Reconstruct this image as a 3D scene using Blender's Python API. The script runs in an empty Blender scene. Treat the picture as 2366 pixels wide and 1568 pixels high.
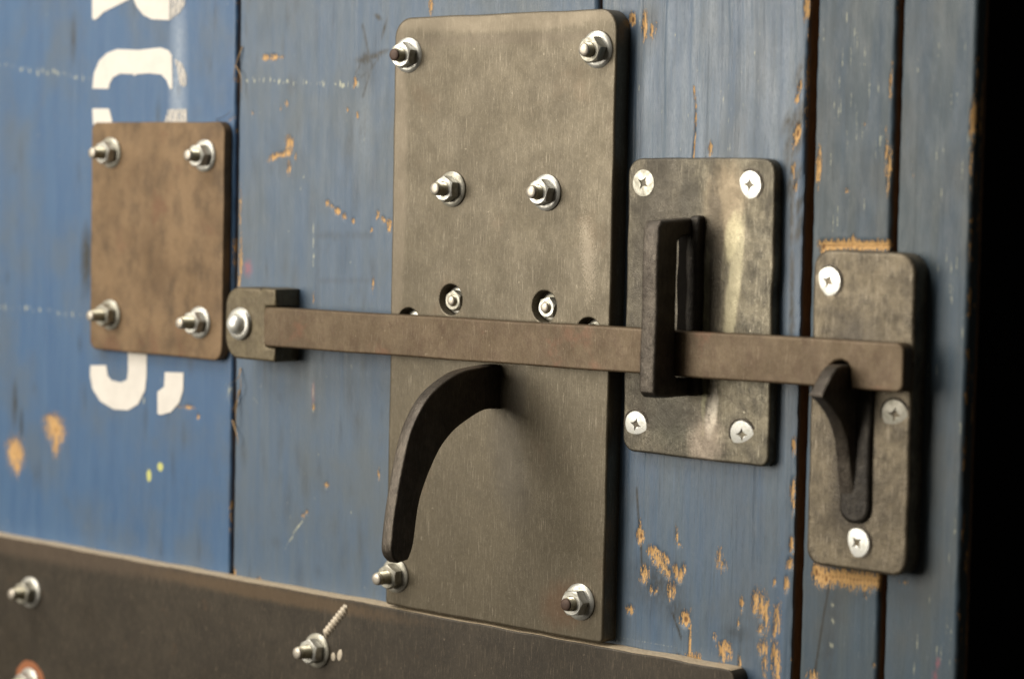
import bpy, bmesh, math, random
import numpy as np
from mathutils import Vector, Matrix, Euler, noise as mnoise

# ------------------------------------------------------------------ camera, world, lights, exposure
# Door coordinates in millimetres: u to the right, v up, w out of the boards.  World: X=u, Z=v, Y=-w (metres).
scene = bpy.context.scene
COL = scene.collection
MM = 0.001
def W3(u, v, w): return Vector((u*MM, -w*MM, v*MM))

cam_pos = np.array([673.10, 65.95, 772.26])
c_right = np.array([0.7528323, 0.0202866, -0.65789967])
c_down = np.array([0.05752862, -0.99772789, 0.03506446])
c_fwd = np.array([-0.65569351, -0.06424572, -0.75228884])
def vec(a): return Vector((a[0], -a[2], a[1]))
cd = bpy.data.cameras.new("camera"); cam = bpy.data.objects.new("camera", cd); COL.objects.link(cam)
rx, ry, rz = vec(c_right), -vec(c_down), -vec(c_fwd)
m = Matrix(((rx.x, ry.x, rz.x), (rx.y, ry.y, rz.y), (rx.z, ry.z, rz.z))).to_4x4()
m.translation = W3(*cam_pos)
cam.matrix_world = m
cd.sensor_width = 36.0; cd.lens = 36.0*5446.6/2366.0
cd.clip_start = 0.01; cd.clip_end = 50
cd.dof.use_dof = True; cd.dof.aperture_fstop = 7.5; cd.dof.aperture_blades = 0
fp = np.array([22, 20, 12.0]); cd.dof.focus_distance = float((fp-cam_pos) @ c_fwd)*MM
scene.camera = cam

world = bpy.data.worlds.new("World"); scene.world = world; world.use_nodes = True
bg = world.node_tree.nodes['Background']
bg.inputs[0].default_value = (1.0, 0.86, 0.68, 1); bg.inputs[1].default_value = 0.034

def area(name, pos, target, size, power, color, size_y=None):
    l = bpy.data.lights.new(name, 'AREA'); l.shape = 'RECTANGLE'; l.size = size; l.size_y = size_y or size
    l.energy = power; l.color = color
    o = bpy.data.objects.new(name, l); COL.objects.link(o)
    p = W3(*pos); o.location = p
    o.rotation_euler = (W3(*target)-p).to_track_quat('-Z', 'Y').to_euler()
    return o
area("key_softbox", (-800, 330, 1440), (20, 0, 0), 0.92, 29, (1.0, 0.93, 0.82), 1.0)
area("top_fill_light", (-480, 1350, 950), (0, 0, 0), 1.0, 24, (1.0, 0.95, 0.88), 0.8)  # added overhead lamp without a visible source; brightens top edges and rods

scene.view_settings.view_transform = 'Standard'; scene.view_settings.look = 'None'
scene.view_settings.exposure = 0.0; scene.view_settings.gamma = 1.0; scene.view_settings.use_curve_mapping = False
scene.render.engine = 'CYCLES'

# ------------------------------------------------------------------ helpers
def P(x, y, w=0.0):
    """measured point of the photograph (2366x1568 grid) laid on the real plane w of the door -> (u, v) in mm"""
    ray = c_right*(x-1183)+c_down*(y-784)+c_fwd*5446.6
    q = cam_pos+ray*((w-cam_pos[2])/ray[2]); return float(q[0]), float(q[1])

WP = {}
def place(o, parent, pos):
    """pos in door mm (absolute); parented without inverse"""
    o['_'] = 0; del o['_']
    WP[o.name] = np.array(pos, float)
    if parent is not None:
        o.parent = parent; d = np.array(pos, float)-WP[parent.name]
    else: d = np.array(pos, float)
    o.location = W3(*d)
def thing(name, label, cat, pos, group=None):
    o = bpy.data.objects.new(name, None); o.empty_display_size = 0.01; COL.objects.link(o)
    place(o, None, pos); o['label'] = label; o['category'] = cat
    if group: o['group'] = group
    return o
def obj(name, me, mat, parent=None, pos=(0, 0, 0), rot=None, label=None):
    o = bpy.data.objects.new(name, me); COL.objects.link(o)
    if mat is not None and len(me.materials) == 0: me.materials.append(mat)
    place(o, parent, pos)
    if rot is not None: o.rotation_euler = rot
    if label: o['label'] = label
    return o
def mesh_uvw(name, verts, faces, smooth=True, sharp=35):
    """verts in local mm (u,v,w)"""
    me = bpy.data.meshes.new(name)
    me.from_pydata([(a*MM, -c*MM, b*MM) for a, b, c in verts], [], faces)
    bm = bmesh.new(); bm.from_mesh(me); bmesh.ops.recalc_face_normals(bm, faces=bm.faces); bm.to_mesh(me); bm.free()
    if smooth:
        me.polygons.foreach_set('use_smooth', [True]*len(me.polygons)); me.set_sharp_from_angle(angle=math.radians(sharp))
    return me

def rrect(u0, u1, v0, v1, r, n=7, jit=0.0, seed=0):
    rr = r if isinstance(r, (list, tuple)) else [r]*4      # order: bl, br, tr, tl
    out = []
    for (cx, cy, a0), q in zip(((u0, v0, 180), (u1, v0, 270), (u1, v1, 0), (u0, v1, 90)), rr):
        sx = 1 if cx == u0 else -1; sy = 1 if cy == v0 else -1
        for k in range(n+1):
            a = math.radians(a0+90*k/n); out.append((cx+sx*q+q*math.cos(a), cy+sy*q+q*math.sin(a)))
    # subdivide the long runs and wobble them a little
    res = []; rnd = random.Random(seed)
    for i, p in enumerate(out):
        q = out[(i+1) % len(out)]; L = math.dist(p, q); k = max(1, int(L/6))
        for j in range(k):
            t = j/k; x, y = p[0]+(q[0]-p[0])*t, p[1]+(q[1]-p[1])*t
            if jit:
                x += jit*mnoise.noise(Vector((x*.07, y*.07, seed+.3))); y += jit*mnoise.noise(Vector((x*.07, y*.07, seed+9.3)))
            res.append((x, y))
    return res
def flat_caps(me):
    me.polygons.foreach_set('use_smooth', [len(p.vertices) <= 4 for p in me.polygons]); me.set_sharp_from_angle(angle=math.radians(40))
    for p in me.polygons:
        if len(p.vertices) > 4: p.use_smooth = False
def prism(name, outline, w0, w1, bev=0.6, axis='w', segs=3, org=(0, 0, 0), bevel_back=False):
    """extrude an outline: axis 'w' -> outline is (u,v); axis 'u' -> outline is (v,w) extruded in u from w0 to w1"""
    bm = bmesh.new()
    def V(a, b, h):
        p = (a, b, h) if axis == 'w' else (h, a, b)
        p = (p[0]-org[0], p[1]-org[1], p[2]-org[2]); return (p[0]*MM, -p[2]*MM, p[1]*MM)
    lo = [bm.verts.new(V(a, b, w0)) for a, b in outline]; hi = [bm.verts.new(V(a, b, w1)) for a, b in outline]
    n = len(outline); bm.faces.new(lo[::-1]); bm.faces.new(hi)
    for i in range(n): bm.faces.new((lo[i], lo[(i+1) % n], hi[(i+1) % n], hi[i]))
    bmesh.ops.recalc_face_normals(bm, faces=bm.faces)
    if bev:
        hs = set(hi); ls = set(lo)
        ed = [e for e in bm.edges if (e.verts[0] in hs and e.verts[1] in hs) or ((bevel_back or axis == 'u') and e.verts[0] in ls and e.verts[1] in ls)]
        bmesh.ops.bevel(bm, geom=ed, offset=bev*MM, segments=segs, profile=.5, affect='EDGES', clamp_overlap=True)
    me = bpy.data.meshes.new(name); bm.to_mesh(me); bm.free()
    flat_caps(me)
    return me
def lathe(name, prof, n=40, sharp=35, fu=0, fv=0):
    """prof = [(r, w)...]"""
    V = []; F = []
    for r, w in prof:
        for k in range(n):
            a = 2*math.pi*k/n; V.append((r*math.cos(a), r*math.sin(a), w))
    for j in range(len(prof)-1):
        for k in range(n): F.append((j*n+k, j*n+(k+1) % n, (j+1)*n+(k+1) % n, (j+1)*n+k))
    F.append(tuple(range(n))[::-1]); F.append(tuple((len(prof)-1)*n+k for k in range(n)))
    return mesh_uvw(name, V, F, True, sharp)
def loft(name, rings, sharp=40):
    n = len(rings[0]); V = [p for r in rings for p in r]; F = []
    for j in range(len(rings)-1):
        for k in range(n): F.append((j*n+k, j*n+(k+1) % n, (j+1)*n+(k+1) % n, (j+1)*n+k))
    F.append(tuple(range(n))[::-1]); F.append(tuple((len(rings)-1)*n+k for k in range(n)))
    return mesh_uvw(name, V, F, True, sharp)
def spline(pts, k=6):
    """catmull-rom through open list"""
    out = []; P_ = [pts[0]]+list(pts)+[pts[-1]]
    for i in range(1, len(P_)-2):
        for j in range(k):
            t = j/k; a, b, c, d = [np.array(P_[i+q], float) for q in (-1, 0, 1, 2)]
            out.append(tuple(.5*((2*b)+(-a+c)*t+(2*a-5*b+4*c-d)*t*t+(-a+3*b-3*c+d)*t**3)))
    out.append(tuple(pts[-1])); return out

# numpy value noise
def vnoise(x, y, seed):
    rs = np.random.RandomState(seed); G = rs.rand(256, 256)
    xi = np.floor(x).astype(int); yi = np.floor(y).astype(int); fx = x-xi; fy = y-yi
    fx = fx*fx*(3-2*fx); fy = fy*fy*(3-2*fy)
    g = lambda a, b: G[a % 256, b % 256]
    return (g(xi, yi)*(1-fx)+g(xi+1, yi)*fx)*(1-fy)+(g(xi, yi+1)*(1-fx)+g(xi+1, yi+1)*fx)*fy

# ------------------------------------------------------------------ materials
class N:
    def __init__(s, name):
        s.m = bpy.data.materials.new(name); s.m.use_nodes = True; s.t = s.m.node_tree; s.t.nodes.clear()
        s.out = s.add('ShaderNodeOutputMaterial'); s.b = s.add('ShaderNodeBsdfPrincipled'); s.t.links.new(s.b.outputs[0], s.out.inputs[0])
        s.tc = s.add('ShaderNodeTexCoord')
    def add(s, ty, **k):
        n = s.t.nodes.new(ty)
        for a, b in k.items(): setattr(n, a, b)
        return n
    def L(s, a, b): s.t.links.new(a, b)
    def coords(s, scale=(1, 1, 1), off=(0, 0, 0), rot=(0, 0, 0)):
        mp = s.add('ShaderNodeMapping'); mp.inputs['Scale'].default_value = [1000*q for q in scale]; mp.inputs['Location'].default_value = off; mp.inputs['Rotation'].default_value = rot
        s.L(s.tc.outputs['Object'], mp.inputs[0]); return mp.outputs[0]
    def noise(s, size, detail=3, rough=.55, stretch=(1, 1, 1), off=(0, 0, 0), dist=0, rot=(0, 0, 0)):
        """size in mm; stretch (u, w, v)"""
        n = s.add('ShaderNodeTexNoise'); n.inputs['Scale'].default_value = 1
        n.inputs['Detail'].default_value = detail; n.inputs['Roughness'].default_value = rough; n.inputs['Distortion'].default_value = dist
        s.L(s.coords((1/(size*stretch[0]), 1/(size*stretch[1]), 1/(size*stretch[2])), off, rot), n.inputs['Vector']); return n.outputs['Fac']
    def ramp(s, x, a, b, va=0., vb=1.):
        n = s.add('ShaderNodeMapRange'); n.interpolation_type = 'SMOOTHSTEP'
        n.inputs[1].default_value = a; n.inputs[2].default_value = b; n.inputs[3].default_value = va; n.inputs[4].default_value = vb
        s.L(x, n.inputs[0]); return n.outputs[0]
    def math(s, op, a, b=None, clamp=False):
        n = s.add('ShaderNodeMath', operation=op, use_clamp=clamp)
        for i, q in enumerate((a, b)):
            if q is None: continue
            if isinstance(q, (int, float)): n.inputs[i].default_value = q
            else: s.L(q, n.inputs[i])
        return n.outputs[0]
    def mix(s, f, a, b, bt='MIX'):
        n = s.add('ShaderNodeMix', data_type='RGBA', blend_type=bt)
        for i, q in ((0, f), (6, a), (7, b)):
            if isinstance(q, (int, float)): n.inputs[i].default_value = q
            elif isinstance(q, tuple): n.inputs[i].default_value = (*q, 1)
            else: s.L(q, n.inputs[i])
        return n.outputs[2]
    def bump(s, h, dist, strength=1., normal=None):
        n = s.add('ShaderNodeBump'); n.inputs['Distance'].default_value = dist*MM; n.inputs['Strength'].default_value = strength
        s.L(h, n.inputs['Height'])
        if normal is not None: s.L(normal, n.inputs['Normal'])
        return n.outputs[0]
    def blob(s, cu, cv, a, b, rot=0, soft=.35, nz=.5, nsize=4.0):
        """soft edged ellipse at (cu, cv) mm of the object's own surface, its border broken up by noise"""
        mp = s.add('ShaderNodeMapping'); mp.vector_type = 'TEXTURE'
        mp.inputs['Location'].default_value = (cu*MM, 0, cv*MM); mp.inputs['Rotation'].default_value = (0, -math.radians(rot), 0); mp.inputs['Scale'].default_value = (a*MM, 1000, b*MM)
        s.L(s.tc.outputs['Object'], mp.inputs[0]); ln = s.add('ShaderNodeVectorMath', operation='LENGTH'); s.L(mp.outputs[0], ln.inputs[0])
        d = s.math('ADD', ln.outputs['Value'], s.math('MULTIPLY', s.math('SUBTRACT', s.noise(nsize, 4, .65, (.7, 1, 1.8), off=(cu, 0, cv)), .5), nz*2))
        return s.ramp(d, 1+soft, 1-soft)
    def edge(s, radius=.8):
        bv = s.add('ShaderNodeBevel'); bv.samples = 6; bv.inputs['Radius'].default_value = radius*MM
        ge = s.add('ShaderNodeNewGeometry'); d = s.add('ShaderNodeVectorMath', operation='DOT_PRODUCT')
        s.L(bv.outputs[0], d.inputs[0]); s.L(ge.outputs['Normal'], d.inputs[1]); return s.ramp(d.outputs['Value'], .995, .80), bv.outputs[0]

def steel(name, c1, c2, c3, rough=(.36, .55), metal=.85, edgecol=(.55, .5, .42), bump=.05, seed=0, edge_amt=.6, streak=None, mott=26, rust=None, speck=.5, blobs=()):
    n = N(name); o = (seed*13.1, seed*7.7, seed*3.3)
    a = n.noise(mott, 5, .6, off=o); b = n.noise(mott*.28, 5, .6, (1, 1, 1.6), off=o); f = n.noise(.9, 4, .7, (1, 1, 2.2), off=o)
    col = n.mix(n.ramp(a, .34, .66), c1, c2); col = n.mix(n.ramp(b, .42, .74, 0, .75), col, c3)
    col = n.mix(n.ramp(f, .42, .75, 0, .28), col, (c1[0]*.4, c1[1]*.4, c1[2]*.4)); g_ = n.noise(.55, 3, .75, (.8, 1, 1.8), off=(o[0], 3, 77)); col = n.mix(n.ramp(g_, .54, .74, 0, .17), col, edgecol)
    fs = n.noise(.8, 2, .5, (.3, .3, 9), off=(o[0], 44, 7), rot=(0, -.3, 0)); col = n.mix(n.ramp(fs, .60, .70, 0, .30*speck), col, edgecol)
    sc = n.noise(1.6, 2, .5, (.25, .25, 5), off=o, rot=(0, .5, 0)); col = n.mix(n.ramp(sc, .64, .72, 0, .5*speck), col, edgecol)
    sp = n.noise(2.0, 3, .6, (1, 1, 1.5), off=(o[0]+50, 0, 0)); col = n.mix(n.ramp(sp, .69, .76, 0, .6*speck), col, edgecol)
    sd = n.noise(2.6, 3, .6, off=(o[0]+90, 0, 0)); col = n.mix(n.ramp(sd, .70, .80, 0, .5*speck), col, (c1[0]*.3, c1[1]*.25, c1[2]*.2))
    if rust: 
        r = n.noise(rust[1], 5, .65, off=(o[0]+20, 5, 5)); col = n.mix(n.ramp(r, rust[2], rust[2]+.14, 0, rust[3]), col, rust[0])
    rg = n.ramp(n.noise(mott*.6, 5, .65, off=(o[0], 30, 0)), .3, .72, rough[0], rough[1])
    if streak:
        s1 = n.noise(streak[1], 4, .55, (.55, 1, 3.6), off=(o[0]+7, 3, streak[4] if len(streak) > 4 else 1), dist=.6); mk = n.ramp(s1, streak[2], streak[2]+.07, 0, streak[3])
        col = n.mix(mk, col, streak[0]); rg = n.math('SUBTRACT', rg, n.math('MULTIPLY', mk, .08))
    for (bl, bc, ba) in blobs: col = n.mix(n.math('MULTIPLY', n.blob(*bl), ba), col, bc)
    e, en = n.edge(); en_ = n.noise(3.0, 4, .7, off=(9, o[0], 1)); em = n.math('MULTIPLY', e, n.ramp(en_, .35, .62, .3*edge_amt, edge_amt))
    col = n.mix(em, col, edgecol)
    n.L(col, n.b.inputs['Base Color']); n.L(rg, n.b.inputs['Roughness']); n.b.inputs['Metallic'].default_value = metal
    h = n.math('ADD', n.math('MULTIPLY', f, .55), n.math('ADD', n.math('MULTIPLY', b, 1.1), n.math('MULTIPLY', n.noise(.35, 2, .6), .25)))
    n.L(n.bump(h, bump*6, .55, en), n.b.inputs['Normal'])
    return n.m

def zinc(name, col=(.62, .63, .6), rough=.27, dirt=(.22, .17, .11), amt=.35, seed=0):
    n = N(name); o = (seed*11., seed*5., 0)
    a = n.noise(3.0, 4, .6, off=o); c = n.mix(n.ramp(a, .35, .7, 0, 1), col, (col[0]*.66, col[1]*.66, col[2]*.62))
    d = n.noise(2.2, 4, .65, off=(o[0], 9, 4)); c = n.mix(n.ramp(d, .55, .75, 0, amt), c, dirt)
    n.L(c, n.b.inputs['Base Color']); n.b.inputs['Metallic'].default_value = .55
    n.L(n.ramp(a, .3, .7, rough-.05, rough+.14), n.b.inputs['Roughness'])
    n.L(n.bump(n.noise(.6, 3, .6), .08, .5), n.b.inputs['Normal']); return n.m

def paint(name, ca, cb, seed=0, rough=(.34, .5), grey=(.2, .21, .2), greyamt=.5, streaks=.5, spec=.5):
    n = N(name); o = (seed*17.3, 0, seed*5.1)
    at = n.add('ShaderNodeAttribute', attribute_name='fx'); sx = n.add('ShaderNodeSeparateColor'); n.L(at.outputs['Color'], sx.inputs[0])
    at2 = n.add('ShaderNodeAttribute', attribute_name='fy'); sy = n.add('ShaderNodeSeparateColor'); n.L(at2.outputs['Color'], sy.inputs[0])
    A = n.noise(14, 4, .55, (.5, 1, 7), off=o); B = n.noise(40, 4, .6, (1, 1, 1.4), off=o); C = n.noise(1.3, 5, .7, (.5, 1, 14), off=o)
    col = n.mix(n.ramp(A, .32, .68), ca, cb); col = n.mix(n.ramp(B, .42, .70, 0, greyamt), col, grey)
    dk = tuple(q*.55 for q in cb); lt = tuple(min(1, q*1.5+.04) for q in ca)
    col = n.mix(n.ramp(C, .52, .78, 0, streaks), col, dk); col = n.mix(n.ramp(C, .46, .22, 0, streaks*.5), col, lt)
    # rubbed dirt, fine pale scuffs
    D = n.noise(9, 5, .7, (1, 1, 1.8), off=(o[0]+3, 4, 4)); col = n.mix(n.ramp(D, .56, .74, 0, .30), col, (.075, .085, .085))
    sc = n.noise(2.4, 3, .6, (.35, 1, 2.6), off=(o[0], 7, 9), rot=(0, .35, 0)); col = n.mix(n.ramp(sc, .68, .75, 0, .45), col, (.26, .29, .29)); sp = n.noise(1.1, 3, .7, (.6, 1, 1.8), off=(o[0], 27, 9)); col = n.mix(n.ramp(sp, .70, .76, 0, .6), col, (.36, .33, .24)); sp2 = n.noise(1.4, 3, .7, (.6, 1, 2.4), off=(o[0], 57, 9)); col = n.mix(n.ramp(sp2, .66, .76, 0, .6), col, (.035, .04, .045))
    sc2 = n.noise(2.8, 3, .6, (.3, 1, 3.4), off=(o[0], 17, 19), rot=(0, -.25, 0)); col = n.mix(n.ramp(sc2, .715, .77, 0, .6), col, (.05, .055, .06))
    fine = n.noise(.8, 3, .7, (.8, 1, 3), off=o)
    # lighten streak field
    col = n.mix(n.math('MULTIPLY', sy.outputs[1], n.ramp(fine, .3, .6, .35, 1)), col, (.46, .52, .58))
    col = n.mix(n.math('MULTIPLY', sy.outputs[0], n.ramp(fine, .35, .6)), col, (.42, .1, .12))
    gr = n.math('MULTIPLY', n.math('MULTIPLY', sx.outputs[1], 2.0), n.ramp(n.noise(2.2, 4, .7, (.7, 1, 2)), .25, .6, .25, 1), True); col = n.mix(gr, col, (.03, .032, .03))
    pm = n.math('ADD', sx.outputs[2], n.math('MULTIPLY', n.math('SUBTRACT', n.noise(1.6, 3, .7, (.6, 1, 1.4)), .5), .9)); pm = n.ramp(pm, .42, .72, 0, .75); col = n.mix(pm, col, (.50, .50, .36))
    ym = n.ramp(n.math('ADD', at.outputs['Alpha'], n.math('MULTIPLY', n.math('SUBTRACT', fine, .5), .4)), .45, .6, 0, .9); col = n.mix(ym, col, (.62, .62, .18))
    # bare wood where paint is chipped away
    cn = n.noise(1.6, 4, .72, (.5, 1, 2.4), off=(o[0], 2, 1)); cn2 = n.noise(.55, 3, .75, (.5, 1, 2.2))
    F = n.math('ADD', sx.outputs[0], n.math('SUBTRACT', n.math('ADD', n.math('MULTIPLY', n.ramp(cn, .36, .64), .62), n.math('MULTIPLY', n.ramp(cn2, .36, .64), .5)), .60)); F = n.math('ADD', F, n.math('MULTIPLY', n.math('LESS_THAN', sx.outputs[0], .05), -1))
    wd = n.noise(.9, 4, .6, (.6, 1, 8)); wood = n.mix(n.ramp(wd, .3, .7), (.66, .41, .165), (.50, .285, .105))
    deep = n.ramp(n.math('ADD', sx.outputs[0], n.math('MULTIPLY', n.math('SUBTRACT', cn, .5), .3)), 1.12, 1.4, 0, .85); wood = n.mix(deep, wood, (.12, .05, .015))
    rim = n.ramp(F, .60, .70); rim2 = n.ramp(F, .66, .78)
    col = n.mix(n.math('MULTIPLY', rim, .55), col, (.15, .10, .06)); col = n.mix(rim2, col, wood)
    col = n.mix(sy.outputs[2], col, n.mix(n.ramp(wd, .3, .7), (.20, .115, .055), (.11, .062, .03)))
    n.L(col, n.b.inputs['Base Color'])
    rg = n.ramp(n.noise(6, 4, .6, (1, 1, 3), off=o), .3, .7, rough[0], rough[1]); rg = n.math('ADD', rg, n.math('MULTIPLY', rim, .35), True); n.L(rg, n.b.inputs['Roughness'])
    n.b.inputs['Specular IOR Level'].default_value = spec
    h = n.math('ADD', n.math('MULTIPLY', C, .8), n.math('MULTIPLY', fine, .35)); h = n.math('SUBTRACT', h, n.math('MULTIPLY', rim2, .9))
    n.L(n.bump(h, .32, .6), n.b.inputs['Normal']); return n.m

def plain(name, col, rough=.6, metal=0, size=4, amt=.5):
    n = N(name); a = n.noise(size, 4, .6); n.L(n.mix(n.ramp(a, .3, .7, 0, amt), col, tuple(q*.45 for q in col)), n.b.inputs['Base Color'])
    n.b.inputs['Roughness'].default_value = rough; n.b.inputs['Metallic'].default_value = metal; n.L(n.bump(a, .2, .5), n.b.inputs['Normal']); return n.m

M = {}
M['blue'] = paint('blue_paint', (0.0478, 0.1102, 0.2205), (0.0607, 0.1275, 0.2352), 1, (.38, .52), (.095, .125, .155), .65, .45)
M['blue_grey'] = paint('grey_blue_paint', (0.0746, 0.1203, 0.1843), (0.0924, 0.1305, 0.1746), 2, (.36, .5), (.10, .122, .135), .75, .6)
M['blue_grain'] = paint('grained_blue_paint', (0.0708, 0.1173, 0.183), (0.0934, 0.1326, 0.1731), 3, (.32, .44), (.095, .115, .13), .6, 1.0, .55)
M['blue_dim'] = paint('weathered_blue_paint', (0.0443, 0.076, 0.1093), (0.0628, 0.0879, 0.1027), 4, (.42, .56), (.08, .085, .08), .6, .75)
M['plate'] = steel('worn_brown_steel', (.098, .081, .053), (.108, .0895, .058), (.088, .0725, .047), (.37, .50), .52, (.48, .42, .32), .02, 1, 1.3, rust=((.13, .09, .055), 40, .56, .3),
    blobs=(((0, 131, 62, 6.5, 0, .25, .25), (.21, .175, .125), .5), ((-60, 60, 5.5, 74, 0, .3, .3), (.2, .165, .12), .4), ((0, 121.5, 56, 2.2, 0, .5, .5), (.10, .08, .055), .5), ((10, -62, 9, 24, 12, .6, .5), (.085, .075, .06), .45), ((14, -30, 5, 12, 0, .6, .4), (.09, .08, .065), .4), ((43, -118, 12, 9, 20, .6, .5), (.12, .06, .03), .5), ((51, 30, 3, 15, 8, .15, 3.2, .6), (.4, .34, .26), .22)))
M['rusty'] = steel('rusty_brown_steel', (0.1349, 0.0832, 0.0407), (0.2232, 0.1452, 0.0756), (0.0785, 0.0502, 0.0262), (.5, .64), .35, (.32, .25, .17), .03, 2, .2, mott=34, rust=((.16, .075, .04), 30, .55, .5), speck=.3)
M['bar'] = steel('brown_bar_steel', (0.0975, 0.0662, 0.0355), (0.1308, 0.0925, 0.0523), (0.0803, 0.048, 0.0251), (.46, .58), .42, (.42, .34, .24), .035, 3, .7, rust=((.19, .085, .05), 22, .56, .4), mott=18)
M['forged'] = steel('forged_grey_steel', (0.0842, 0.0745, 0.0538), (0.1944, 0.1701, 0.1188), (0.0413, 0.0355, 0.0261), (.34, .54), .6, (.5, .45, .34), .08, 4, .75, mott=15, speck=1,
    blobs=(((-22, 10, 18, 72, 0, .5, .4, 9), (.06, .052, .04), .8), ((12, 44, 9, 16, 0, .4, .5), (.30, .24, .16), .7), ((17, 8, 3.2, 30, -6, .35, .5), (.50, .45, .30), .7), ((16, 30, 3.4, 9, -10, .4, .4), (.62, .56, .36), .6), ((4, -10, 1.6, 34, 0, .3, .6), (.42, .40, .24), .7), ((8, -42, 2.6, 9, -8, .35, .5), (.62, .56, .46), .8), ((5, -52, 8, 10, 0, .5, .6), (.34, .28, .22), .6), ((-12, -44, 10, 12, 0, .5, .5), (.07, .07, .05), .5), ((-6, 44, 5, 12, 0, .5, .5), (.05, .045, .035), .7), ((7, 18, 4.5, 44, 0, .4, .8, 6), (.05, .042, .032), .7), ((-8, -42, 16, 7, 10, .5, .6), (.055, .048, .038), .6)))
M['keeper'] = steel('keeper_grey_steel', (0.1008, 0.0826, 0.0557), (0.1767, 0.1454, 0.0963), (0.0481, 0.0395, 0.0268), (.38, .54), .55, (.5, .43, .33), .07, 5, .75, mott=13, speck=.9,
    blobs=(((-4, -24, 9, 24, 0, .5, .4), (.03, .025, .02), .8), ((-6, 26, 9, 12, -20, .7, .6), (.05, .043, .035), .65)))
M['bracket'] = steel('bracket_steel', (0.1188, 0.0964, 0.0574), (0.154, 0.1248, 0.0736), (0.0968, 0.0732, 0.0442), (.42, .56), .45, (.42, .36, .26), .07, 9, .6, mott=8)
M['dark'] = steel('black_forged_steel', (0.0675, 0.0558, 0.044), (0.1035, 0.0873, 0.0686), (0.045, 0.0378, 0.0299), (.34, .50), .6, (.42, .36, .28), .10, 6, 1.0, mott=9, speck=.5)
M['near_black'] = steel('near_black_steel', (.028, .024, .02), (.05, .043, .034), (.02, .017, .014), (.4, .6), .5, (.2, .17, .12), .1, 12, .4, mott=7, speck=.4)  # near-black rough steel for the staple foot and hook base
M['mill'] = steel('dark_mill_steel', (0.0377, 0.0299, 0.02), (0.0499, 0.0398, 0.0268), (0.0283, 0.0223, 0.0152), (.48, .64), .35, (.32, .25, .17), .03, 7, .5, rust=((.10, .058, .03), 12, .62, .45), mott=34, speck=.6,
    blobs=(((-170, 72, 150, 6, 0, .5, .6, 3), (.15, .105, .07), .4), ((20, 71, 80, 3.5, 0, .5, .6, 3), (.13, .085, .045), .6)))
M['cut_edge'] = steel('bright_sawn_edge', (0.549, 0.439, 0.297), (0.6546, 0.5388, 0.3669), (0.3695, 0.2695, 0.1747), (.5, .6), .1, (.6, .5, .4), .08, 9, .1, mott=3)
M['zinc'] = zinc('zinc_plate', (.66, .65, .60), .33, (.25, .2, .14), .25); M['zinc_dull'] = zinc('dull_zinc_plate', (.50, .48, .41), .40, (.16, .13, .09), .7, 3)
M['thread'] = zinc('threaded_rod_zinc', (.82, .76, .58), .3, (.16, .11, .06), .45, 5)
M['rod_end'] = plain('raw_rod_end', (.55, .50, .42), .42, .6, 2, .4)
M['rod_rust'] = plain('rusted_rod_end', (.10, .062, .045), .6, .3, 2, .5)
M['screw'] = zinc('screw_zinc', (.95, .95, .9), .34, (.5, .48, .4), .2, 8)
M['black'] = plain('unlit_dark_interior', (.0006, .0006, .0006), 1.0); M['black'].node_tree.nodes['Principled BSDF'].inputs['Specular IOR Level'].default_value = 0
M['slot_shade'] = plain('painted_slot_shade', (.006, .005, .004), .9)  # matte black: shade of the staple slot put into the colour
M['slot_shade'].node_tree.nodes['Principled BSDF'].inputs['Specular IOR Level'].default_value = .05
M['backwood'] = plain('unpainted_back_wood', (.10, .06, .032), .8, 0, 8)

# ------------------------------------------------------------------ the setting
def quad(name, pts, mat):
    return obj(name, mesh_uvw(name, pts, [(0, 1, 2, 3)], False), mat)
bgp = quad('background', [(-2500, -1800, -1400), (2500, -1800, -1400), (2500, 1800, -1400), (-2500, 1800, -1400)], M['black']); bgp['kind'] = 'structure'

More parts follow.
